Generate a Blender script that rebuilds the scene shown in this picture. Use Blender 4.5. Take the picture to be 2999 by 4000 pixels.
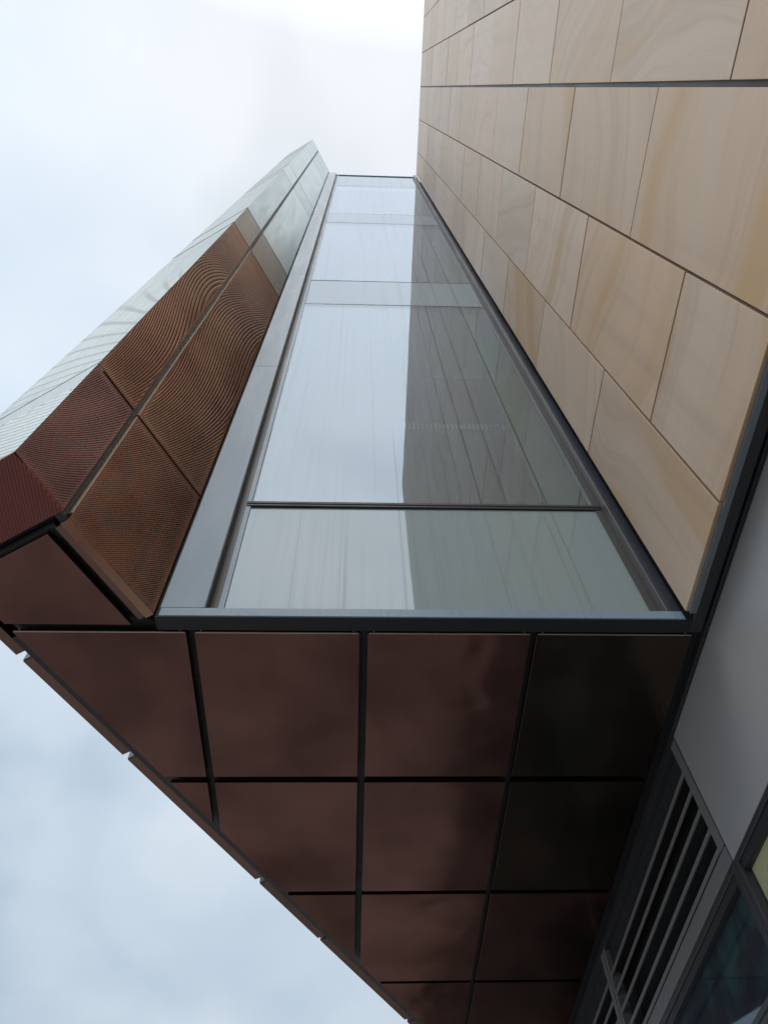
import bpy, bmesh, math, random
from mathutils import Vector, Matrix

random.seed(7)
scene = bpy.context.scene
for o in list(bpy.data.objects):
    bpy.data.objects.remove(o, do_unlink=True)
C = scene.collection

# ------------------------------------------------------------------ camera
# The origin is the photographer's eye; the pavement lies 1.6 m below it.
EYE = 1.6
cam = bpy.data.cameras.new('camera')
cam.sensor_fit = 'VERTICAL'; cam.sensor_height = 36.0; cam.sensor_width = 36.0
cam.lens = 25.258
cam.clip_start = 0.05; cam.clip_end = 3000
camo = bpy.data.objects.new('camera', cam); C.objects.link(camo)
right = Vector((0.99922367, -0.02952947, -0.02607815))
down = Vector((0.01216931, 0.86092768, -0.5085818))
fwd = Vector((0.03746955, 0.50786962, 0.86061866))
camo.matrix_world = Matrix((
    (right.x, -down.x, -fwd.x, 0), (right.y, -down.y, -fwd.y, 0),
    (right.z, -down.z, -fwd.z, 0), (0, 0, 0, 1)))
scene.camera = camo

# ------------------------------------------------------------------ world, sun, exposure
SUN_EL, SUN_AZ = math.radians(48), math.radians(248)     # azimuth from +Y, clockwise
sun_dir = Vector((math.sin(SUN_AZ)*math.cos(SUN_EL), math.cos(SUN_AZ)*math.cos(SUN_EL), math.sin(SUN_EL)))

def N(nt, kind, **kw):
    n = nt.nodes.new(kind)
    for k, v in kw.items():
        if hasattr(n, k) and k not in n.inputs: setattr(n, k, v)
    for k, v in kw.items():
        if k in n.inputs: n.inputs[k].default_value = v
    return n
def L(nt, a, b): nt.links.new(a, b)
def math_(nt, op, a, b=None, c=None, clamp=False):
    n = nt.nodes.new('ShaderNodeMath'); n.operation = op; n.use_clamp = clamp
    for i, v in enumerate((a, b, c)):
        if v is None: continue
        if isinstance(v, (int, float)): n.inputs[i].default_value = v
        else: L(nt, v, n.inputs[i])
    return n.outputs[0]
def mixc(nt, f, a, b, blend='MIX'):
    n = nt.nodes.new('ShaderNodeMix'); n.data_type = 'RGBA'; n.blend_type = blend
    for s, v in ((n.inputs[0], f), (n.inputs[6], a), (n.inputs[7], b)):
        if isinstance(v, (int, float)): s.default_value = v
        elif isinstance(v, tuple): s.default_value = v if len(v) == 4 else (*v, 1)
        else: L(nt, v, s)
    return n.outputs[2]
def ramp(nt, f, stops):
    n = nt.nodes.new('ShaderNodeValToRGB')
    e = n.color_ramp.elements
    while len(e) < len(stops): e.new(0.5)
    for el, (p, c) in zip(e, stops):
        el.position = p
        el.color = (c, c, c, 1) if isinstance(c, (int, float)) else (*c, 1)
    L(nt, f, n.inputs[0]); return n.outputs[0]
def noise(nt, vec, scale, detail=3, rough=.5, dist=0.0):
    n = nt.nodes.new('ShaderNodeTexNoise')
    n.inputs['Scale'].default_value = scale; n.inputs['Detail'].default_value = detail
    n.inputs['Roughness'].default_value = rough; n.inputs['Distortion'].default_value = dist
    if vec is not None: L(nt, vec, n.inputs['Vector'])
    return n.outputs['Fac']
def vmul(nt, v, s):
    n = nt.nodes.new('ShaderNodeVectorMath'); n.operation = 'MULTIPLY'
    L(nt, v, n.inputs[0]); n.inputs[1].default_value = s; return n.outputs[0]
def vadd(nt, a, b):
    n = nt.nodes.new('ShaderNodeVectorMath'); n.operation = 'ADD'
    L(nt, a, n.inputs[0]); L(nt, b, n.inputs[1]); return n.outputs[0]

world = bpy.data.worlds.new('World'); scene.world = world; world.use_nodes = True
nt = world.node_tree; nt.nodes.clear()
out = nt.nodes.new('ShaderNodeOutputWorld'); bg = nt.nodes.new('ShaderNodeBackground')
sky = nt.nodes.new('ShaderNodeTexSky'); sky.sky_type = 'NISHITA'; sky.sun_disc = False
sky.sun_elevation = SUN_EL; sky.sun_rotation = SUN_AZ
tc = nt.nodes.new('ShaderNodeTexCoord')
d = tc.outputs['Generated']
sep = nt.nodes.new('ShaderNodeSeparateXYZ'); L(nt, d, sep.inputs[0])
z = math_(nt, 'MAXIMUM', sep.outputs['Z'], 0.0)
# overcast sheet: brighter towards the zenith and behind the viewer, raised for the glass reflections
base = ramp(nt, z, [(0.0, (.46, .53, .60)), (.35, (.55, .64, .735)), (.62, (.65, .745, .84)), (.85, (.72, .83, .935)), (.95, (.83, .905, .985)), (.99, (.93, .96, 1.0))])
dt = nt.nodes.new('ShaderNodeVectorMath'); dt.operation = 'DOT_PRODUCT'
L(nt, d, dt.inputs[0]); dt.inputs[1].default_value = (.05, -.64, .766)     # brightest part of the cloud sheet, behind the viewer
glow = ramp(nt, dt.outputs['Value'], [(.79, 0.0), (.88, .42), (.97, 1.0)])
base = mixc(nt, glow, base, (2.15, 2.16, 2.18))
den = math_(nt, 'ADD', z, .35)
inv = math_(nt, 'DIVIDE', 1.0, den)
sc = nt.nodes.new('ShaderNodeVectorMath'); sc.operation = 'SCALE'
L(nt, d, sc.inputs[0]); L(nt, inv, sc.inputs['Scale'])
cl = noise(nt, sc.outputs[0], 2.3, 3.5, .48, .35)
cl2 = noise(nt, sc.outputs[0], 6.0, 3, .5, .2)
var = math_(nt, 'ADD', math_(nt, 'MULTIPLY', cl, .8), math_(nt, 'MULTIPLY', cl2, .2))
shade = ramp(nt, var, [(.33, (.75, .81, .875)), (.5, (.95, .975, 1.0)), (.66, (1.17, 1.14, 1.10))])
shade = mixc(nt, ramp(nt, z, [(.86, 0.0), (1.0, .75)]), shade, (1.02, 1.02, 1.02))
cloud = mixc(nt, 1.0, base, shade, 'MULTIPLY')
cloud10 = mixc(nt, 1.0, cloud, (10, 10, 10), 'MULTIPLY')
thin = ramp(nt, cl, [(.30, .80), (.48, .97)])
L(nt, mixc(nt, thin, sky.outputs[0], cloud10), bg.inputs['Color'])
bg.inputs['Strength'].default_value = 0.1
L(nt, bg.outputs[0], out.inputs['Surface'])

sl = bpy.data.lights.new('sun', 'SUN'); sl.energy = 0.8; sl.angle = math.radians(45); sl.color = (1, .96, .9)
so = bpy.data.objects.new('sun', sl); C.objects.link(so)
so.rotation_euler = (-sun_dir).to_track_quat('-Z', 'Y').to_euler()

vs = scene.view_settings
vs.view_transform = 'Standard'; vs.look = 'None'; vs.gamma = 1; vs.use_curve_mapping = False
vs.exposure = 0.0

# ------------------------------------------------------------------ materials
def new_mat(name):
    m = bpy.data.materials.new(name); m.use_nodes = True
    nt = m.node_tree; b = nt.nodes['Principled BSDF']
    return m, nt, b
def simple(name, col, rough=.5, metal=0.0, spec=.5, var=.10, scale=4.0, streak=True):
    m, nt, b = new_mat(name)
    g = nt.nodes.new('ShaderNodeNewGeometry')
    v = vmul(nt, g.outputs['Position'], (scale*2.5, scale*2.5, scale*.35) if streak else (scale,)*3)
    f = noise(nt, v, 1.0, 5, .6)
    L(nt, mixc(nt, f, tuple(c*(1-var) for c in col), tuple(c*(1+var) for c in col)), b.inputs['Base Color'])
    L(nt, ramp(nt, f, [(.3, max(rough-.06, .02)), (.7, min(rough+.08, 1))]), b.inputs['Roughness'])
    b.inputs['Metallic'].default_value = metal
    b.inputs['Specular IOR Level'].default_value = spec
    return m

def stone_mat(name='sandstone', vein=1.0, sat=1.0):
    m, nt, b = new_mat(name)
    g = nt.nodes.new('ShaderNodeNewGeometry'); oi = nt.nodes.new('ShaderNodeObjectInfo')
    r = oi.outputs['Random']
    r2 = math_(nt, 'FRACT', math_(nt, 'MULTIPLY', r, 17.31))
    r3 = math_(nt, 'FRACT', math_(nt, 'MULTIPLY', r, 43.77))
    s = nt.nodes.new('ShaderNodeSeparateXYZ'); L(nt, g.outputs['Position'], s.inputs[0])
    cx = nt.nodes.new('ShaderNodeCombineXYZ')
    L(nt, s.outputs['Y'], cx.inputs[0]); L(nt, s.outputs['Z'], cx.inputs[1]); L(nt, math_(nt, 'MULTIPLY', r, 60.0), cx.inputs[2])
    rot = nt.nodes.new('ShaderNodeVectorRotate'); rot.rotation_type = 'Z_AXIS'
    L(nt, cx.outputs[0], rot.inputs['Vector'])
    L(nt, math_(nt, 'MULTIPLY_ADD', math_(nt, 'SUBTRACT', r2, .5), 3.0, .65), rot.inputs['Angle'])
    P = rot.outputs[0]
    # slow warp bends the bedding
    wn = nt.nodes.new('ShaderNodeTexNoise'); wn.inputs['Scale'].default_value = .9; wn.inputs['Detail'].default_value = 1
    L(nt, P, wn.inputs['Vector'])
    P2 = vadd(nt, P, vmul(nt, wn.outputs['Color'], (.5, .85, 0)))
    bed = noise(nt, vmul(nt, P2, (.25, 2.9, 1)), 1.0, 4, .5)
    fine = noise(nt, vmul(nt, P2, (.5, 17.0, 1)), 1.0, 4, .55)
    blot = noise(nt, P, 2.2, 3, .5)
    grain = noise(nt, g.outputs['Position'], 190, 2, .6)
    pale = mixc(nt, r3, (.625, .478, .37), (.59, .46, .358))
    warm = mixc(nt, blot, pale, (.60, .432, .298))
    c = mixc(nt, ramp(nt, bed, [(.45, 0.0), (.64, .65*vein)]), warm, (.50, .355, .225))
    c = mixc(nt, ramp(nt, bed, [(.57, 0.0), (.63, .8*vein), (.76, .1*vein)]), c, (.55, .34, .155))
    c = mixc(nt, math_(nt, 'MULTIPLY', ramp(nt, fine, [(.52, 0.0), (.66, 1.0)]), .34), c, (.36, .25, .16))
    c = mixc(nt, ramp(nt, bed, [(.30, .45), (.40, 0.0)]), c, (.62, .52, .44))
    c = mixc(nt, .10, c, mixc(nt, grain, (.2, .2, .2), (.85, .85, .85)), 'OVERLAY')
    c = mixc(nt, math_(nt, 'MULTIPLY_ADD', math_(nt, 'FRACT', math_(nt, 'MULTIPLY', r, 91.7)), -.65, .42), c, warm)
    hsv = nt.nodes.new('ShaderNodeHueSaturation'); L(nt, c, hsv.inputs['Color'])
    L(nt, math_(nt, 'MULTIPLY_ADD', r, .17, .89), hsv.inputs['Value'])
    L(nt, math_(nt, 'MULTIPLY_ADD', r3, .26*sat, .90*sat), hsv.inputs['Saturation'])
    drip = noise(nt, vmul(nt, g.outputs['Position'], (1, 9.0, .45)), 1.0, 5, .65)
    L(nt, mixc(nt, math_(nt, 'MULTIPLY', ramp(nt, drip, [(.50, 0.0), (.75, 1.0)]), .30), hsv.outputs[0], (.34, .28, .225)), b.inputs['Base Color'])
    b.inputs['Roughness'].default_value = .52
    b.inputs['Specular IOR Level'].default_value = .45
    bp = nt.nodes.new('ShaderNodeBump'); bp.inputs['Strength'].default_value = .12; bp.inputs['Distance'].default_value = .002
    L(nt, fine, bp.inputs['Height']); L(nt, bp.outputs[0], b.inputs['Normal'])
    return m

def bronze(name, lo, hi, rough=.28, metal=.9, flute=0.0, canning=0.0, deep=(.03, .02, .018), depth=.88, fine=.22, sharp=(.42, .86), edge=(.62, .55, .49)):
    """anodised sheet; pressed ribs follow the mesh attributes flute (phase) and rib (height)"""
    m, nt, b = new_mat(name)
    g = nt.nodes.new('ShaderNodeNewGeometry'); oi = nt.nodes.new('ShaderNodeObjectInfo')
    off = nt.nodes.new('ShaderNodeCombineXYZ'); L(nt, math_(nt, 'MULTIPLY', oi.outputs['Random'], 40.0), off.inputs[0])
    L(nt, math_(nt, 'MULTIPLY', oi.outputs['Random'], 23.0), off.inputs[1])
    P = vadd(nt, g.outputs['Position'], off.outputs[0])
    f = noise(nt, P, 1.7, 3, .5)
    f2 = noise(nt, vmul(nt, P, (14, 14, 1.2)), 1.0, 5, .6)
    col = mixc(nt, ramp(nt, f, [(.34, 0.0), (.66, 1.0)]), lo, hi)
    col = mixc(nt, fine, col, mixc(nt, f2, (.25, .25, .25), (.8, .8, .8)), 'OVERLAY')
    hsv = nt.nodes.new('ShaderNodeHueSaturation'); L(nt, col, hsv.inputs['Color'])
    L(nt, math_(nt, 'MULTIPLY_ADD', oi.outputs['Random'], .22, .89), hsv.inputs['Value'])
    col = hsv.outputs[0]
    nrm = None
    if flute:
        at = nt.nodes.new('ShaderNodeAttribute'); at.attribute_name = 'flute'
        ar = nt.nodes.new('ShaderNodeAttribute'); ar.attribute_name = 'rib'
        s = math_(nt, 'SINE', math_(nt, 'MULTIPLY', at.outputs['Fac'], 2*math.pi))
        groove = math_(nt, 'MULTIPLY', ramp(nt, math_(nt, 'MULTIPLY_ADD', s, .5, .5), [(sharp[0], 0.0), (sharp[1], 1.0)]), ar.outputs['Fac'])
        col = mixc(nt, math_(nt, 'MULTIPLY', groove, depth), col, deep)
        bp = nt.nodes.new('ShaderNodeBump'); bp.inputs['Strength'].default_value = flute; bp.inputs['Distance'].default_value = .004
        L(nt, math_(nt, 'SUBTRACT', 1.0, groove), bp.inputs['Height']); nrm = bp.outputs[0]
    if canning:
        b2 = nt.nodes.new('ShaderNodeBump'); b2.inputs['Strength'].default_value = canning; b2.inputs['Distance'].default_value = .06
        L(nt, noise(nt, P, 1.9, 1.5, .4, .8), b2.inputs['Height'])
        if nrm: L(nt, nrm, b2.inputs['Normal'])
        nrm = b2.outputs[0]
    if nrm: L(nt, nrm, b.inputs['Normal'])
    L(nt, col, b.inputs['Base Color'])
    L(nt, ramp(nt, f2, [(.3, rough-.05*fine*4), (.7, rough+.08*fine*4)]), b.inputs['Roughness'])
    b.inputs['Metallic'].default_value = metal
    b.inputs['Specular Tint'].default_value = (*edge, 1)
    return m

def glass_mat(name, f0, tint, streak=.5, opaque=None, fmax=1.0):
    """coated facade glass: mirror-like coat over clear or ceramic-backed glass, with rain streaks"""
    m = bpy.data.materials.new(name); m.use_nodes = True
    nt = m.node_tree; nt.nodes.clear()
    o = nt.nodes.new('ShaderNodeOutputMaterial')
    g = nt.nodes.new('ShaderNodeNewGeometry')
    P = g.outputs['Position']
    st = noise(nt, vmul(nt, P, (38, 38, .35)), 1.0, 4, .6)
    st2 = noise(nt, vmul(nt, P, (150, 150, .5)), 1.0, 3, .6)
    thin = math_(nt, 'MULTIPLY', ramp(nt, st, [(.50, 0.0), (.72, 1.0)]), ramp(nt, st2, [(.45, 0.0), (.62, 1.0)]))
    lw = nt.nodes.new('ShaderNodeLayerWeight'); lw.inputs['Blend'].default_value = .5
    fac = math_(nt, 'SUBTRACT', 1.0, lw.outputs['Facing'])            # cosine of the view angle
    om = math_(nt, 'POWER', math_(nt, 'SUBTRACT', 1.0, fac, clamp=True), 5.0)
    fr = math_(nt, 'MULTIPLY_ADD', om, fmax-f0, f0)
    fr = math_(nt, 'MULTIPLY', fr, math_(nt, 'MULTIPLY_ADD', thin, -streak*.45, 1.0))
    gl = nt.nodes.new('ShaderNodeBsdfGlossy'); gl.inputs['Color'].default_value = (.80, .87, .98, 1)
    L(nt, ramp(nt, st, [(.4, .015), (.75, .05)]), gl.inputs['Roughness'])
    bp = nt.nodes.new('ShaderNodeBump'); bp.inputs['Strength'].default_value = .03; bp.inputs['Distance'].default_value = .02
    L(nt, noise(nt, P, 1.6, 2), bp.inputs['Height']); L(nt, bp.outputs[0], gl.inputs['Normal'])
    if opaque:
        di = nt.nodes.new('ShaderNodeBsdfDiffuse')
        L(nt, mixc(nt, math_(nt, 'MULTIPLY', thin, .5), opaque, tuple(c*.6 for c in opaque)), di.inputs['Color'])
        under = di.outputs[0]
    else:
        tr = nt.nodes.new('ShaderNodeBsdfTransparent'); tr.inputs['Color'].default_value = (*tint, 1)
        di = nt.nodes.new('ShaderNodeBsdfDiffuse'); di.inputs['Color'].default_value = (.36, .38, .38, 1)
        mx = nt.nodes.new('ShaderNodeMixShader')
        L(nt, math_(nt, 'MULTIPLY_ADD', thin, .08*streak, .012), mx.inputs[0])
        L(nt, tr.outputs[0], mx.inputs[1]); L(nt, di.outputs[0], mx.inputs[2]); under = mx.outputs[0]
    mx = nt.nodes.new('ShaderNodeMixShader'); L(nt, fr, mx.inputs[0]); L(nt, under, mx.inputs[1]); L(nt, gl.outputs[0], mx.inputs[2])
    L(nt, mx.outputs[0], o.inputs['Surface'])
    return m

M = {}
M['stone'] = stone_mat()
M['stone_plain'] = stone_mat('sandstone_plain_bed', .38, .80)
M['brown'] = bronze('bronze_brown', (.28, .14, .108), (.47, .272, .18), .19, .9, .7)
M['plum'] = bronze('bronze_plum', (.22, .105, .115), (.37, .205, .19), .24, .9, .7)
M['red'] = bronze('bronze_red', (.24, .075, .075), (.27, .12, .10), .3, .9, .3, depth=.35)
M['pale'] = bronze('bronze_end_sky_reflection', (.26, .29, .30), (.31, .335, .34), .24, .92, .35, deep=(.05, .055, .055), depth=1.0, sharp=(.72, .97), edge=(.72, .77, .77))  # end face of the same metal, its sky reflection put into the colour
M['bronze_sky'] = bronze('bronze_sky_reflection', (.55, .61, .60), (.60, .65, .64), .2, .92, .0, edge=(.85, .9, .9))  # upper bronze panels, with the mirrored sky painted into the base colour
M['bronze_half_sky'] = bronze('bronze_half_sky_reflection', (.33, .30, .265), (.37, .34, .295), .24, .92, .0, edge=(.75, .73, .68))  # band in between, brown partly greyed to paint in mirrored sky
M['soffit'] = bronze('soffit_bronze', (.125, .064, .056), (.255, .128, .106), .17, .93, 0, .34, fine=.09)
M['soffit_dark_reflect'] = bronze('soffit_bronze_dark_reflection', (.045, .04, .034), (.10, .072, .056), .2, .9, 0, .25, fine=.09)  # soffit bronze darkened to paint in the dark reflection near the wall
M['soffit_half_reflect'] = bronze('soffit_bronze_half_reflection', (.06, .045, .04), (.20, .095, .08), .2, .9, 0, .30, fine=.09)  # weaker version, part of that dark reflection in the colour
M['fascia'] = bronze('fascia_bronze', (.22, .13, .11), (.27, .155, .12), .3, .85, 0, .05)
M['lip'] = simple('pale_panel_edge', (.72, .58, .46), .4, .6)
M['black'] = simple('black_backing', (.018, .019, .023), .55)
M['dark'] = simple('dark_aluminium', (.035, .036, .04), .42, 0, .5)
M['frame'] = simple('grey_blue_frame_paint', (.25, .345, .43), .28, 0, .55, .06)
M['frame_stone_reflect'] = simple('frame_paint_stone_reflection', (.045, .052, .068), .3, 0, .5, .06)  # right frame darkened, the mirrored stone wall put into its colour
M['reveal'] = simple('frame_reveal', (.075, .068, .066), .35)  # dark brown stands for the stone wall mirrored in the frame sides
M['flash'] = simple('blue_grey_flashing', (.20, .23, .26), .35, .3)
M['gasket'] = simple('black_gasket', (.02, .021, .023), .5)
M['wallpanel'] = simple('grey_panel_paint', (.37, .37, .37), .35, 0, .4, .05, 1.2)
M['louvre'] = simple('grey_louvre_paint', (.20, .20, .205), .45, 0, .4, .06)
M['void'] = simple('louvre_void', (.006, .006, .007), .9)
M['screw'] = simple('steel_screw', (.7, .7, .7), .3, 1.0)
M['vision'] = glass_mat('vision_glass', .20, (.62, .69, .655), .4)
M['spandrel'] = glass_mat('spandrel_glass', .14, (1, 1, 1), .7, (.27, .34, .335), .95)
M['shopglass'] = glass_mat('window_glass', .035, (.80, .86, .86), .2)
M['pier'] = simple('pale_green_lining', (.40, .56, .47), .7)
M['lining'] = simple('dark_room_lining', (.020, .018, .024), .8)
M['bulk'] = simple('blue_grey_bulkhead', (.16, .18, .185), .8)
M['slat'] = simple('pale_slat', (.5, .5, .5), .6)
M['cream'] = simple('glowing_cream_wall', (.60, .52, .33), .8, streak=False)
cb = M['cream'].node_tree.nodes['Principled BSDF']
cb.inputs['Emission Color'].default_value = (1, .86, .5, 1); cb.inputs['Emission Strength'].default_value = .13  # the wall itself glows faintly in place of room light
M['white'] = simple('pane_sheet_white', (.72, .76, .80), .3, streak=False)
M['darkroom'] = simple('dim_room', (.06, .055, .07), .8)
M['paving'] = simple('grey_paving', (.27, .26, .245), .6, var=.45, scale=1.1, streak=False)
M['paver_joint'] = simple('paver_joint', (.07, .07, .07), .9, streak=False)
M['roof'] = simple('roof_membrane', (.25, .25, .25), .8, streak=False)
def teal_mat():
    m, nt, b = new_mat('teal_reflection')
    g = nt.nodes.new('ShaderNodeNewGeometry')
    f = noise(nt, g.outputs['Position'], 5.5, 3, .55, .6)
    L(nt, ramp(nt, f, [(.36, (.02, .026, .055)), (.52, (.025, .065, .095)), (.66, (.05, .14, .145))]), b.inputs['Base Color'])
    b.inputs['Roughness'].default_value = .9
    return m
M['teal'] = teal_mat()

# ------------------------------------------------------------------ mesh helpers
lastname = ['']
def link(name, me, mat, parent=None):
    o = bpy.data.objects.new(name, me); C.objects.link(o); lastname[0] = o.name
    if mat is not None and not me.materials: me.materials.append(mat)
    if parent is not None: o.parent = parent
    return o
def from_bm(name, bm, mat, parent=None):
    bmesh.ops.recalc_face_normals(bm, faces=bm.faces)
    me = bpy.data.meshes.new(name); bm.to_mesh(me); bm.free()
    return link(name, me, mat, parent)
def box_bm(bm, x0, x1, y0, y1, z0, z1):
    v = [bm.verts.new(p) for p in ((x0,y0,z0),(x1,y0,z0),(x1,y1,z0),(x0,y1,z0),(x0,y0,z1),(x1,y0,z1),(x1,y1,z1),(x0,y1,z1))]
    for f in ((0,3,2,1),(4,5,6,7),(0,1,5,4),(1,2,6,5),(2,3,7,6),(3,0,4,7)): bm.faces.new([v[i] for i in f])
def box(name, x0, x1, y0, y1, z0, z1, mat, parent=None, bev=0.0):
    bm = bmesh.new(); box_bm(bm, x0, x1, y0, y1, z0, z1)
    if bev: bmesh.ops.bevel(bm, geom=bm.edges[:], offset=bev, segments=1, affect='EDGES')
    return from_bm(name, bm, mat, parent)
def prism_bm(bm, poly, z0, z1):
    """poly: list of (x, y); z0/z1 numbers or per-vertex lists"""
    n = len(poly)
    a = z0 if isinstance(z0, (list, tuple)) else [z0]*n
    b = z1 if isinstance(z1, (list, tuple)) else [z1]*n
    lo = [bm.verts.new((p[0], p[1], a[i])) for i, p in enumerate(poly)]
    hi = [bm.verts.new((p[0], p[1], b[i])) for i, p in enumerate(poly)]
    bm.faces.new(lo[::-1]); bm.faces.new(hi)
    for i in range(n): bm.faces.new((lo[i], lo[(i+1) % n], hi[(i+1) % n], hi[i]))
def prism(name, poly, z0, z1, mat, parent=None, bev=0.0):
    bm = bmesh.new(); prism_bm(bm, poly, z0, z1)
    if bev: bmesh.ops.bevel(bm, geom=bm.edges[:], offset=bev, segments=1, affect='EDGES')
    return from_bm(name, bm, mat, parent)
def thing(name, label, cat, loc, group=None):
    o = bpy.data.objects.new(name, None); C.objects.link(o)
    o.empty_display_size = .2; o['label'] = label; o['category'] = cat
    if group: o['group'] = group
    return o
def struct(o): o['kind'] = 'structure'; return o

# plan points (metres): A = inner corner glass / fin, D = outer front corner of the fin
ANG = math.radians(29.7)
DV = Vector((math.sin(ANG), math.cos(ANG), 0)); NV = Vector((math.cos(ANG), -math.sin(ANG), 0))
A = Vector((-.707, 1.620, 0)); UD = .712; W = .62
def fin(u, w, zz=0.0):
    """u metres from A towards the street corner, w metres behind the ribbed face"""
    p = A - DV*u - NV*w; return (p.x, p.y, zz)
Z0 = 2.0                  # underside of the overhang above eye level
YG = 1.612                # face of the glass wall frame
XS = 1.1753               # face of the sandstone wall
ZT_GLASS, ZT_STONE, ZT_FIN = 17.2, 16.9, 17.6

# ------------------------------------------------------------------ ground
struct(box('ground', -600, 600, -600, 600, -EYE-.5, -EYE-.004, M['paver_joint']))
pv = bmesh.new()
for i in range(-12, 8):
    for j in range(-12, 10):
        x, y = i*.6, j*.6
        if x > 1.1: continue
        box_bm(pv, x+.004, x+.596, y+.004, y+.596, -EYE-.05, -EYE+random.uniform(0, .002))
pvo = from_bm('paving', pv, M['paving']); struct(pvo)
far = bmesh.new()
for (x0, x1, y0, y1) in ((-400, -7.2, -400, 400), (-7.2, 1.2, -400, -7.2), (-7.2, 1.2, 6.0, 400), (1.2, 400, -400, -9), ):
    box_bm(far, x0, x1, y0, y1, -EYE-.05, -EYE)
struct(from_bm('street', far, M['paving']))

# ------------------------------------------------------------------ sandstone wall
sw = thing('sandstone_wall', 'tall wall of beige sandstone slabs with thin dark joints, right of the glass strip', 'stone wall', None)
VL = [1.577, 1.130, .535, -.0455, -.6245, -1.204, -1.79, -2.37, -2.95, -3.53, -4.11, -4.69, -5.27, -5.85]
for i in range(len(VL)-1):
    y1, y0 = VL[i], VL[i+1]
    j0 = .010 if i in (2,) else .0042
    g1 = .0 if i == 0 else (.010 if i == 3 else .0058)
    g0 = .010 if i == 2 else .0058
    zs = [Z0]
    zz = 3.288 if i % 2 == 0 else 2.652
    while zz < ZT_STONE-.25: zs.append(zz); zz += 1.2965
    zs.append(ZT_STONE)
    for a, b in zip(zs[:-1], zs[1:]):
        px = random.uniform(-.0012, .0012)
        lo = a + (.0055 if a > Z0 else .0); hi = b - (.0055 if b < ZT_STONE else 0)
        box('stone_panel', XS+px, XS+.04, y0+g0, y1-g1, lo, hi, M['stone'] if a < 5.1 else M['stone_plain'], sw, .0016)
box('backing', XS+.032, XS+.09, VL[-1], 1.61, Z0+.012, ZT_STONE-.03, M['black'], sw)
box('movement_joint', XS+.022, XS+.031, -.0455-.009, -.0455+.009, Z0+.02, ZT_STONE-.05, M['black'], sw)
box('wall_core', XS+.092, 6.5, VL[-1], 6.5, Z0+.3, ZT_STONE-.02, M['roof'], sw)
box('coping', XS+.006, XS+.30, VL[-1], 1.60, ZT_STONE+.002, ZT_STONE+.03, M['dark'], sw)
box('base_flashing', XS+.0135, XS+.0345, VL[-1], 1.577, Z0-.012, Z0-.0015, M['flash'], sw)
box('base_channel', XS+.036, XS+.080, VL[-1], 1.672, Z0-.002, Z0+.010, M['dark'], sw, .002)
box('base_trim', XS+.094, XS+.108, VL[-1], 6.0, Z0+.004, Z0+.05, M['dark'], sw)

# ------------------------------------------------------------------ glass curtain wall
cw = thing('glass_curtain_wall', 'tall narrow strip of reflecting glass panes between ribbed bronze fin and sandstone wall', 'glass wall', None)
# outer mullions as boxes with pressed joints
def mullion(x0, x1, mat, cuts):
    zs = [Z0+.045]+cuts+[ZT_GLASS]
    for a, b in zip(zs[:-1], zs[1:]):
        box('mullion', x0, x1, YG, YG+.12, a+.0015, b-.0015, mat, cw, .0015)
mullion(-.694, -.538, M['frame'], [4.62, 7.35, 9.9, 13.2])
mullion(1.134, XS+.012, M['frame_stone_reflect'], [5.30, 9.9, 13.2])
box('corner_gap', -.712, -.695, YG+.02, YG+.12, Z0+.02, ZT_GLASS, M['black'], cw)
box('sill', -.690, XS+.0115, YG-.001, YG+.061, Z0, Z0+.045, M['frame'], cw, .002)
box('sill_underside', -.70, XS+.034, YG+.003, YG+.0615, Z0-.0032, Z0-.0012, M['black'], cw)
YP = YG+.052              # glass plane, set back in the frame
box('frame_reveal', -.5375, -.5355, YG+.003, YP+.03, Z0+.046, ZT_GLASS, M['reveal'], cw)
box('frame_reveal', 1.1315, 1.1335, YG+.003, YP+.03, Z0+.046, ZT_GLASS, M['reveal'], cw)
box('gasket', -.535, -.5045, YP-.003, YP+.02, Z0+.046, ZT_GLASS-.01, M['reveal'], cw)
box('gasket', -.504, -.4835, YP-.006, YP+.02, Z0+.046, ZT_GLASS-.01, M['frame'], cw)
box('gasket', 1.1025, 1.131, YP-.006, YP+.02, Z0+.046, ZT_GLASS-.01, M['reveal'], cw)
box('gasket', -.483, 1.102, YP-.010, YP+.02, Z0+.046, Z0+.068, M['frame'], cw)
sc_ = (YP)/YG             # heights were measured on the frame plane
lev = [2.069, 2.778, 6.24, 7.11, 10.56, 11.42, 14.90, 17.18]
lev = [z*sc_ if 0 < i < 7 else z for i, z in enumerate(lev)]
for i in range(7):
    a, b = lev[i], lev[i+1]
    g = .010 if i else .0
    kind = 'vision' if i % 2 == 1 else 'spandrel'
    if i == 6: kind = 'spandrel'
    box('spandrel_pane' if kind == 'spandrel' else 'glass_pane', -.483, 1.102, YP, YP+.012,
        a+(.022 if i == 1 else (.012 if i else 0)), b-(.022 if i == 0 else .012), M[kind], cw)
    ta, tb = random.uniform(-.0022, .0022), random.uniform(-.0007, .0007)
    for v in bpy.data.objects[lastname[0]].data.vertices:
        v.co.y += (v.co.x-.3)*ta+(v.co.z-(a+b)/2)*tb
for i in range(1, 7):
    z = lev[i]
    if i == 1:
        box('transom', -.5030, 1.1310, YP-.010, YP+.06, z-.0185, z-.004, M['dark'], cw, .0015)
        box('transom', -.5030, 1.1310, YP-.013, YP+.06, z-.002, z+.017, M['dark'], cw, .0015)
    else:
        box('joint_gasket', -.483, 1.102, YP+.001, YP+.03, z-.0115, z+.0115, M['gasket'], cw)
box('head', -.694, XS, YG+.036, YG+.25, ZT_GLASS+.001, ZT_GLASS+.05, M['frame'], cw)
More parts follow.
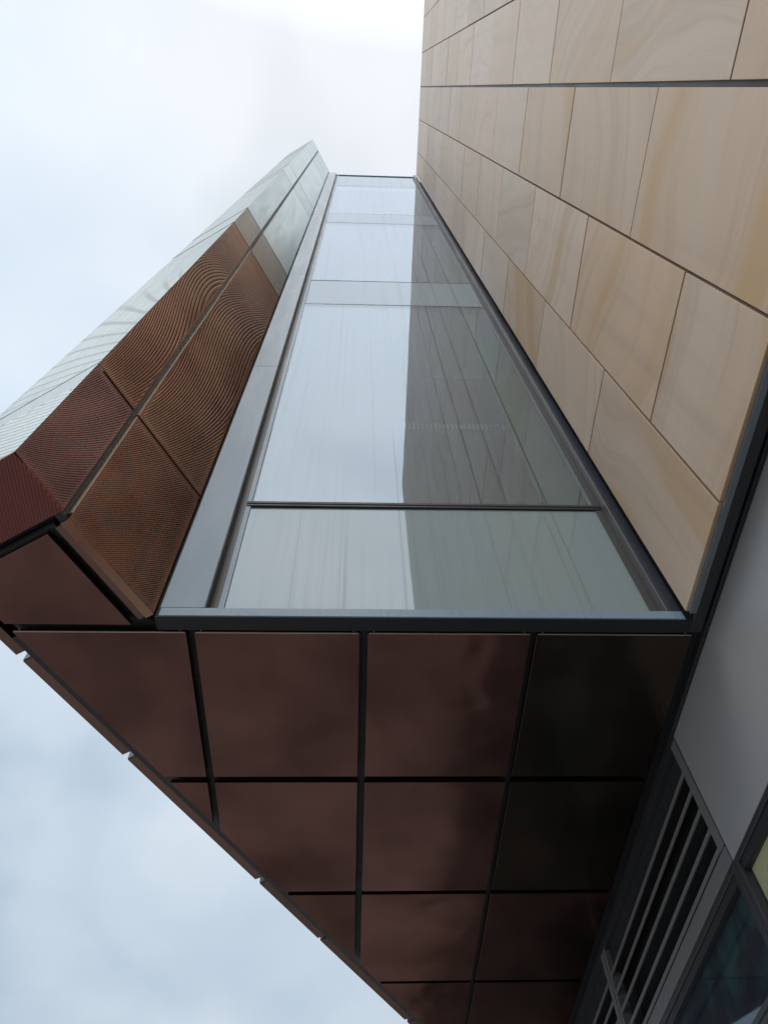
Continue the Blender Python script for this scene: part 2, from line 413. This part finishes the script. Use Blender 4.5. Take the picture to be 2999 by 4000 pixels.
# what one sees behind the clear panes
for i in (1, 3, 5):
    a, b = lev[i]-.02, lev[i+1]+.02
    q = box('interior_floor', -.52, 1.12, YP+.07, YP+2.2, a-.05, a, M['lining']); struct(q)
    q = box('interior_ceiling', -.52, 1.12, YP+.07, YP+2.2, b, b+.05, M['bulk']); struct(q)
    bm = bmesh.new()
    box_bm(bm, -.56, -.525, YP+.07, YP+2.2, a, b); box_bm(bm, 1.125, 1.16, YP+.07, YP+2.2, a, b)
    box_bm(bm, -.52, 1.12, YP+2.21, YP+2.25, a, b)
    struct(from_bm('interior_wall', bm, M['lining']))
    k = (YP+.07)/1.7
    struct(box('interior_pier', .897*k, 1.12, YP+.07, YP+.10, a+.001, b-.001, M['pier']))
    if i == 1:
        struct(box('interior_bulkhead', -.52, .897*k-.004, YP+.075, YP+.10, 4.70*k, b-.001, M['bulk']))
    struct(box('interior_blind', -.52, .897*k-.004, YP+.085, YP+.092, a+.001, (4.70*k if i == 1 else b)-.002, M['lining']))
k = (YP+.072)/1.7
gr = thing('slat_grille', 'row of small pale upright slats seen faintly behind the lowest clear glass pane', 'grille', None)
for n_ in range(25):
    x = .270 + n_*.0250
    box('slat', x*k, (x+.015)*k, YP+.070, YP+.078, 3.84*k, (3.915+random.uniform(-.006, .006))*k, M['slat'], gr)
box('rail', .262*k, .893*k, YP+.0785, YP+.0835, 3.85*k, 3.905*k, M['lining'], gr)

# ------------------------------------------------------------------ bronze fin
fw = thing('bronze_fin', 'tall fin wall clad in ribbed bronze and pale metal panels, left of the glass strip', 'metal wall', None)
F1 = [0.0, 7.559, 102.532, -259.596, -292.515, -52.79, 95.006, -122.652, -311.99, 0.872, -11.066, -16.657, 4.233, 1.031, -49.913]
F2 = [0.0, -6.019, 99.996, -143.724, -251.966, -23.362, 112.263, -88.028, -345.654, 80.23, -62.141, 28.169, -54.832, -186.934, 57.024]
def wave_phase(co):
    def f(u, z):
        u -= .35; t = min(math.log(z), 1.86)-1.3
        return sum(1.2*co[i*5+j]*u**i*t**j for i in range(3) for j in range(5))
    return f
def smooth(x, a, b):
    t = max(0, min(1, (x-a)/(b-a))); return t*t*(3-2*t)
def ribbed(name, corners, thick, mat, parent, phase, height, nu=14, nv=40, inward=None):
    """quad sheet with corners (a0, b0, b1, a1), rib phase stored per vertex, folded back edges"""
    a0, b0, b1, a1 = [Vector(c) for c in corners]
    nrm = inward
    vs_, ph, rb, fs = [], [], [], []
    for j in range(nv+1):
        for i in range(nu+1):
            s, t = i/nu, j/nv
            p = (a0*(1-s)+b0*s)*(1-t)+(a1*(1-s)+b1*s)*t
            vs_.append(p); ph.append(phase(p, s, t)); rb.append(height(p, s, t))
    for j in range(nv):
        for i in range(nu):
            q = j*(nu+1)+i; fs.append((q, q+1, q+nu+2, q+nu+1))
    loop = [i for i in range(nu+1)] + [j*(nu+1)+nu for j in range(1, nv+1)] + [nv*(nu+1)+i for i in range(nu-1, -1, -1)] + [j*(nu+1) for j in range(nv-1, 0, -1)]
    base = len(vs_)
    for q in loop: vs_.append(vs_[q]+nrm*thick); ph.append(ph[q]); rb.append(0.0)
    for k in range(len(loop)):
        k2 = (k+1) % len(loop); fs.append((loop[k], base+k, base+k2, loop[k2]))
    me = bpy.data.meshes.new(name); me.from_pydata([tuple(v) for v in vs_], [], fs); me.update()
    for nm, data in (('flute', ph), ('rib', rb)):
        at = me.attributes.new(nm, 'FLOAT', 'POINT'); at.data.foreach_set('value', data)
    bm = bmesh.new(); bm.from_mesh(me); bmesh.ops.recalc_face_normals(bm, faces=bm.faces)
    # recalc may flip an open shell: make the sheet face outwards
    bm.faces.ensure_lookup_table()
    if bm.faces[0].normal.dot(nrm) > 0: bmesh.ops.reverse_faces(bm, faces=bm.faces)
    bm.to_mesh(me); bm.free()
    return link(name, me, mat, parent)

zero = lambda p, s, t: 0.0
def uz(p): return (A-p).dot(DV), p.z
ZJ = [2.855, 6.44, 7.285, 10.875, 11.74, 15.42, 16.3]        # horizontal joints of the fin
cols = [(.004, .450, F1), (.482, UD-.001, F2)]
for ci, (u0, u1, co) in enumerate(cols):
    wf = wave_phase(co)
    ph = lambda p, s, t, wf=wf: wf(*uz(p))
    def hgt(p, s, t):
        e = smooth(s, 0, .03)*smooth(1-s, 0, .03)*smooth(t, 0, .02)*smooth(1-t, 0, .02)
        return e*(1-smooth(p.z, 5.4, 6.3))*(.65+.35*math.sin(p.z*5.1+s*4.0)**2 if p.z < 2.8 else 1.0)
    tops = ZJ+[ZT_FIN]
    zb = None
    for k, zt in enumerate(tops):
        if k == 0:
            b0, b1 = (2.012, 2.012) if ci == 0 else (2.020, 2.040)
        else: b0 = b1 = tops[k-1]+(.010 if k < 3 else .012)
        tt = zt-(.010 if k < 3 else .008)
        mat = M['brown'] if (ci == 0 or k > 0) else M['plum']
        if k >= 2: mat = M['bronze_sky']
        if k == 2: mat = M['bronze_half_sky']
        ribbed('cladding_panel', (fin(u0, 0, b0), fin(u1, 0, b1), fin(u1, 0, tt), fin(u0, 0, tt)), .034, mat, fw,
               ph, hgt if k < 2 else zero, 14, 16 if k == 0 else (70 if k == 1 else 6), -NV)
    for k, zt in enumerate(ZJ):
        g = .0085 if k < 3 else .007
        prism('joint_filler', [fin(u0, .004)[:2], fin(u1, .004)[:2], fin(u1, .033)[:2], fin(u0, .033)[:2]], zt-g, zt+g+.002, M['black'], fw)
    # pale folded edge along the joint
box_edges = bmesh.new()
def edge_strip(bm, u, z0, z1, wd=.0055):
    prism_bm(bm, [fin(u, -.0022)[:2], fin(u+wd, -.0022)[:2], fin(u+wd, .012)[:2], fin(u, .012)[:2]], z0, z1)
edge_strip(box_edges, .4503, 2.05, 2.843); edge_strip(box_edges, .4505, 2.867, 6.42)
from_bm('folded_edge', box_edges, M['lip'], fw)
# end face towards the street
def gpt(g, zz): return fin(UD, g, zz)
def ph_lo(p, s, t):
    g = s*W; tt = math.log(p.z); tb = 0.958+.085*g
    return -13.0*g - abs(tt-tb)*62
def ph_hi(p, s, t):
    g = s*W; tt = math.log(p.z)
    return 15.0*math.exp(-(tt-1.05)*2.0) + g*9.5 - 1.2*g*g*4
zg = [2.044]+[2.885]+ZJ[1:]+[ZT_FIN]
gz = [2.885, 6.44, 7.285, 10.875, 11.74, 15.42, 16.3, ZT_FIN]
for k, zt in enumerate(gz):
    b = 2.044 if k == 0 else gz[k-1]+(.010 if k < 3 else .014)
    tt = zt-.008
    hh = (lambda p, s, t: 1.0) if k == 0 else ((lambda p, s, t: .8*(1-smooth(p.z, 4.3, 5.2))) if k == 1 else zero)
    ribbed('end_panel', (gpt(.001, b), gpt(W, b), gpt(W, tt), gpt(.001, tt)), .034, M['pale'], fw,
           ph_lo if k == 0 else ph_hi, hh, 14, 30 if k < 2 else 4, DV)
for k, zt in enumerate(gz[:-1]):
    pts = [A-DV*(UD-q)-NV*w_ for q, w_ in (((-.0015 if k else .004), .004), ((-.0015 if k else .004), W-.002), (.033, W-.002), (.033, .004))]
    prism('joint_filler', [(p.x, p.y) for p in pts], zt-(.008 if k == 0 else .022), zt+(.0095 if k == 0 else .026), M['black'], fw)
# sloping underside panel between street corner and soffit
b_in, b_out = Vector((-.941, 1.192, Z0)), Vector((-.941, 1.192, Z0))-NV*.575
ribbed('corner_panel', (tuple(b_in), tuple(b_out), gpt(W-.02, 2.038), gpt(.004, 2.034)), .02, M['red'], fw,
       lambda p, s, t: s*46+t*10, lambda p, s, t: 1.0, 12, 10, Vector((0, 0, 1)))
# black core that shows in the joints, and the back face
cp = [fin(.03, .036)[:2], fin(UD-.036, .036)[:2], fin(UD-.036, W-.036)[:2], fin(-5.2, W-.036)[:2], fin(-5.2, .036)[:2]]
cp2 = [fin(.03, .036)[:2], fin(UD-.036, .036)[:2], fin(UD-.036, W-.12)[:2], fin(-5.2, W-.12)[:2], fin(-5.2, .036)[:2]]
prism('core', cp2, 2.06, 2.199, M['black'], fw)
prism('core', cp, 2.20, ZT_FIN-.02, M['black'], fw)
prism('joint_channel', [fin(.446, .014)[:2], fin(.486, .014)[:2], fin(.486, .036)[:2], fin(.446, .036)[:2]], 2.02, ZT_FIN-.03, M['dark'], fw)
prism('end_trim', [fin(.001, .002)[:2], fin(.0035, .002)[:2], fin(.0035, .05)[:2], fin(.001, .05)[:2]], 2.03, ZT_FIN, M['black'], fw)
prism('parapet', [fin(.0, .012)[:2], fin(UD-.012, .012)[:2], fin(UD-.012, W-.01)[:2], fin(-5.2, W-.01)[:2], fin(-5.2, .012)[:2]], ZT_FIN+.002, ZT_FIN+.04, M['bronze_sky'], fw)
# fascia panels along the free back edge; their folded undersides show
O_s = A.dot(DV)
def bk(s, w):             # s measured along DV from the eye
    p = A + DV*(s-O_s) - NV*w; return (p.x, p.y)
fj = [A.dot(DV)-UD+.001, 1.0, 1.037, 1.628, 1.662, 2.629, 2.667, 3.215, 3.240, 4.20, 4.235, 4.80, 4.83, 6.2]
for s0, s1 in zip(fj[0::2], fj[1::2]):
    bm = bmesh.new()
    zt = 9.0
    prism_bm(bm, [bk(s0, W-.043), bk(s1, W-.043), bk(s1, W), bk(s0, W)], 2.09, 2.098)
    prism_bm(bm, [bk(s0, W-.004), bk(s1, W-.004), bk(s1, W), bk(s0, W)], 2.0985, ZT_FIN)
    prism_bm(bm, [bk(s0, W-.043), bk(s0+.003, W-.043), bk(s0+.003, W-.005), bk(s0, W-.005)], 2.0985, 2.20)
    fp = from_bm('fascia_panel', bm, M['fascia'], fw)
    if s0 > .95:
        bm = bmesh.new()
        prism_bm(bm, [bk(s0-.0045, W-.043), bk(s0-.0005, W-.043), bk(s0-.0005, W-.002), bk(s0-.0045, W-.002)], 2.092, 2.14)
        from_bm('end_cap', bm, M['dark'], fp)
prism('edge_channel', [bk(.93, W-.155), bk(6.2, W-.155), bk(6.2, W-.045), bk(.93, W-.045)], 2.087, 2.12, M['dark'], fw)

# ------------------------------------------------------------------ soffit
sf = thing('overhang_soffit', 'dark bronze panel ceiling under the overhang, below the glass strip', 'soffit', None)
XR = 1.228
def back_x(y, w):         # x of the line parallel to the back edge, w behind the ribbed face
    # point p = A - NV*w + DV*k, p.y = y
    p = A - NV*w; kk = (y-p.y)/DV.y
    return p.x + DV.x*kk
def clip_poly(poly, px, py, nx, ny):
    out_ = []
    for i in range(len(poly)):
        a, b = poly[i], poly[(i+1) % len(poly)]
        da = (a[0]-px)*nx+(a[1]-py)*ny; db = (b[0]-px)*nx+(b[1]-py)*ny
        if da >= 0: out_.append(a)
        if (da >= 0) != (db >= 0):
            t = da/(da-db); out_.append((a[0]+(b[0]-a[0])*t, a[1]+(b[1]-a[1])*t))
    return out_
WS = .470                 # soffit panels stop this far behind the ribbed face
xl = [-2.4, -1.2, -.5955, .030, .6455]
xgap = [0, .0, .015, .0145, .0105]
ys = [(1.690, 2.450), (2.488, 3.249), (3.279, 4.053), (4.079, 4.85), (4.876, 5.66)]
xcols = [(-1.235, -.6015), (-.5735, .0155), (.0445, .6345), (.6565, XR)]
edge_p = A - NV*WS
for y0, y1 in ys:
    for x0, x1 in xcols:
        sh = 0
        poly = [(x0, y0), (x1, y0), (x1, y1), (x0, y1)]
        poly = clip_poly(poly, edge_p.x, edge_p.y, NV.x, NV.y)
        if len(poly) < 3: continue
        ar = abs(sum(poly[i][0]*poly[(i+1) % len(poly)][1]-poly[(i+1) % len(poly)][0]*poly[i][1] for i in range(len(poly))))/2
        if ar < .004: continue
        dz = random.uniform(-.0008, .0008)
        p = prism('soffit_panel', poly, Z0+dz, Z0+.020+dz, M['soffit_dark_reflect'] if (x0 > .6 and y0 < 3) else (M['soffit_half_reflect'] if x0 > .6 else M['soffit']), sf, .0012)
        if y0 < 1.7:
            fx = max(x0, min(q[0] for q in poly))+.004
            box('lip_highlight', fx, x1-.004, y0-.0035, y0-.0005, Z0+dz, Z0+.004, M['lip'], p)  # pale strip that paints a highlight along the front edge
            for sx in (fx+.018, x1-.022):
                b2 = bmesh.new(); bmesh.ops.create_uvsphere(b2, u_segments=6, v_segments=4, radius=.0032)
                bmesh.ops.translate(b2, verts=b2.verts, vec=(sx, y0-.003, Z0+.011)); from_bm('screw', b2, M['screw'], p)
# wing part of the soffit under the fin
wing = [(-1.002, 1.279), (-.803, 1.655), (-1.214, 1.655), (-1.237, 1.627), (-1.205+.0, 1.389)]
pa = Vector((-1.002, 1.279, 0)); pb = pa - NV*.31
ee = A - NV*WS
wing = [(pa.x, pa.y), ((pa+DV*.432).x, 1.655), (back_x(1.655, WS), 1.655)]
pc = pa - NV*.6
poly = clip_poly([(pa.x, pa.y), ((pa+DV*.432).x, 1.655), (-1.6, 1.655), (pc.x, pc.y)], ee.x, ee.y, NV.x, NV.y)
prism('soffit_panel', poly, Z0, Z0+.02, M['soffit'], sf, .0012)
# lip along the fin's lower edge, black grid behind the joints
prism('edge_lip', [fin(.010, .034)[:2], fin(.445, .034)[:2], fin(.445, .060)[:2], fin(.010, .060)[:2]], Z0+.013, Z0+.028, M['fascia'], sf)
bp_ = [(XR+.045, YG+.064), (XR+.045, 5.9), (back_x(5.9, W-.16), 5.9)] + [fin(.46, W-.16)[:2], fin(.46, .062)[:2], fin(.02, .062)[:2], (-.70, YG+.064)]
prism('grid_backing', bp_, Z0+.032, Z0+.048, M['black'], sf)
prism('corner_backing', [fin(.40, .062)[:2], fin(.455, .062)[:2], fin(.455, W-.05)[:2], fin(.40, W-.05)[:2]], Z0+.026, Z0+.031, M['dark'], sf)
# solid block behind the glass strip and above the soffit
vol = [(XS+.09, YP+2.4), (XS+.09, 5.9), (back_x(5.9, .4), 5.9), (back_x(YP+2.4, .4), YP+2.4)]
cr = prism('block_core', vol, Z0+.05, ZT_GLASS, M['roof'], sf)
prism('floor_core', [(1.16, YP+.062), (1.16, YP+2.4), (back_x(YP+2.4, .5), YP+2.4), (-.70, YP+.062)], Z0+.05, lev[1]-.08, M['black'], sf)

# ------------------------------------------------------------------ ground floor wall under the stone
XW = 1.284
k = XW/1.275
gw = thing('panel_wall', 'smooth mid grey metal panel below the sandstone wall, right of louvre vent', 'wall panel', None)
ZB = 1.452*k; ZP = Z0+.002
for y0, y1 in ((-.55, 2.2*k), (-3.35, -.565), (-6.0, -3.365)):
    box('wall_panel', XW, XW+.03, y0, y1, ZB, ZP, M['wallpanel'], gw, .0015)
box('wall_backing', XW+.032, XW+.06, -6.0, 2.2*k+.006, ZB-.0, Z0+.003, M['black'], gw)

def louvre(y0, y1, label):
    t = thing('louvre_vent', label, 'louvre vent', None, 'louvre vents under the soffit')
    zb, zt = ZB+.002, ZP-.004
    f = .048
    zi0, zi1 = 1.518*k, 1.868*k
    box('frame_post', XW, XW+.05, y0, y0+f, zi0+.0005, zt, M['louvre'], t, .0015)
    box('frame_post', XW, XW+.05, y1-f*.55, y1, zi0+.0005, zt, M['louvre'], t, .0015)
    box('frame_rail', XW, XW+.05, y0, y1, zb+.001, zi0-.004, M['louvre'], t, .0015)
    box('frame_rail', XW+.026, XW+.06, y0+f+.0005, y1-f*.55-.0005, zi1, zt, M['dark'], t, .0015)  # top rail coloured dark to stand for the soffit's shade
    box('head_bead', XW+.002, XW+.0255, y0+f+.0005, y1-f*.55-.0005, zt-.012, zt, M['dark'], t)
    box('sill_bead', XW+.001, XW+.04, y0, y1, zi0-.0035, zi0, M['gasket'], t)
    n = 5
    zc = [1.530*k, 1.605*k, 1.690*k, 1.772*k, 1.853*k]
    for z in zc:
        bm = bmesh.new()
        # sloping blade with a rolled nose
        prof = [(XW+.002, z-.007), (XW+.002, z+.012), (XW+.008, z+.013), (XW+.024, z+.024), (XW+.024, z+.020), (XW+.010, z+.006), (XW+.008, z-.005)]
        a = [bm.verts.new((x, y0+f+.0005, zz)) for x, zz in prof]; b = [bm.verts.new((x, y1-f*.55-.0005, zz)) for x, zz in prof]
        bm.faces.new(a); bm.faces.new(b[::-1])
        for i in range(len(prof)): bm.faces.new((a[i], b[i], b[(i+1) % len(prof)], a[(i+1) % len(prof)]))
        from_bm('slat', bm, M['louvre'], t)
    box('void', XW+.12, XW+.125, y0, y1, zb, zt, M['void'], t)
louvre(2.2*k+.012, 3.748*k, 'black louvre vent with grey slats, next to the smooth grey panel')
louvre(3.760*k, 5.30*k, 'louvre vent deeper under the soffit, mostly cut off by the bottom edge of the photo')

# windows under the louvre and under the grey panel
def window(y0, y1, z0, z1, label, inner, depth, cat='window'):
    t = thing('window', label, cat, None)
    x = XW
    box('frame_head', x-.002, x+.05, y0, y1, z1-.022, z1, M['dark'], t, .003)
    box('frame_sill', x-.002, x+.05, y0, y1, z0, z0+.022, M['dark'], t, .003)
    box('frame_post', x-.004, x+.05, y0, y0+.030, z0+.0225, z1-.0225, M['dark'], t, .003)
    box('frame_post', x-.004, x+.05, y1-.030, y1, z0+.0225, z1-.0225, M['dark'], t, .003)
    box('frame_bead', x+.006, x+.03, y0+.0305, y0+.045, z0+.0225, z1-.0225, M['gasket'], t)
    box('frame_bead', x+.006, x+.03, y0+.046, y1-.0305, z1-.052, z1-.0225, M['gasket'], t)
    box('glass_pane', x+.020, x+.026, y0+.045, y1-.031, z0+.023, z1-.0525, M['shopglass'], t)
    return t
WT = ZB-.0015
w1 = window(2.205*k, 3.75*k, 1.09*k, WT, 'dark framed window with dim teal reflections, under the louvre vent', None, .3)
w2 = window(.60*k, 2.200*k, .70*k, WT-.0, 'window with cream coloured room behind, under the smooth grey panel', None, .3)
w3 = window(2.205*k, 3.75*k, .30*k, 1.088*k, 'lower pale window below the teal one, at the bottom right corner', None, .3)
bl = box('teal_reflection_sheet', XW+.034, XW+.040, 2.245*k, 3.7*k, 1.12*k, WT-.04, M['teal'])  # coloured sheet standing in for the teal reflection in the pane
bl['label'] = 'dim blue green sheet painted as a reflection, behind the dark window under the louvre vent'; bl['category'] = 'reflection sheet'
struct(box('cream_interior', XW+.032, XW+.045, .64, 2.168*k, .72*k, WT-.03, M['cream']))
bl = box('pale_pane_sheet', XW+.040, XW+.046, 2.24*k, 3.7*k, .80*k, 1.06*k, M['white'])  # added white sheet that makes the lower pane look pale
bl['label'] = 'pale sheet added behind the lower window at the bottom right corner of the photo'; bl['category'] = 'sheet'
# walls that close the ground floor
struct(box('inner_wall', XW+.30, XW+.34, -6, 6, -EYE, Z0-.0, M['darkroom']))
box('plinth_wall', XW, XW+.05, -6.0, .58*k, -EYE, ZB-.006, M['dark'], gw)
box('plinth_wall', XW, XW+.05, .585*k, 2.2*k, -EYE, .695*k, M['dark'], gw)
box('plinth_wall', XW, XW+.05, 2.205*k, 6.0, -EYE, .295*k, M['dark'], gw)
box('plinth_wall', XW, XW+.05, 3.755*k, 6.0, .30*k, ZB-.006, M['dark'], gw)
0 and struct(box('rear_wall', -3.0, XW+.3, 5.72, 5.9, -EYE, Z0+.03, M['darkroom']))

# ------------------------------------------------------------------ render
scene.render.engine = 'CYCLES'
scene.cycles.max_bounces = 8
scene.cycles.glossy_bounces = 5
scene.cycles.transparent_max_bounces = 12
scene.cycles.sample_clamp_indirect = 8
scene.render.resolution_x = 767; scene.render.resolution_y = 1024
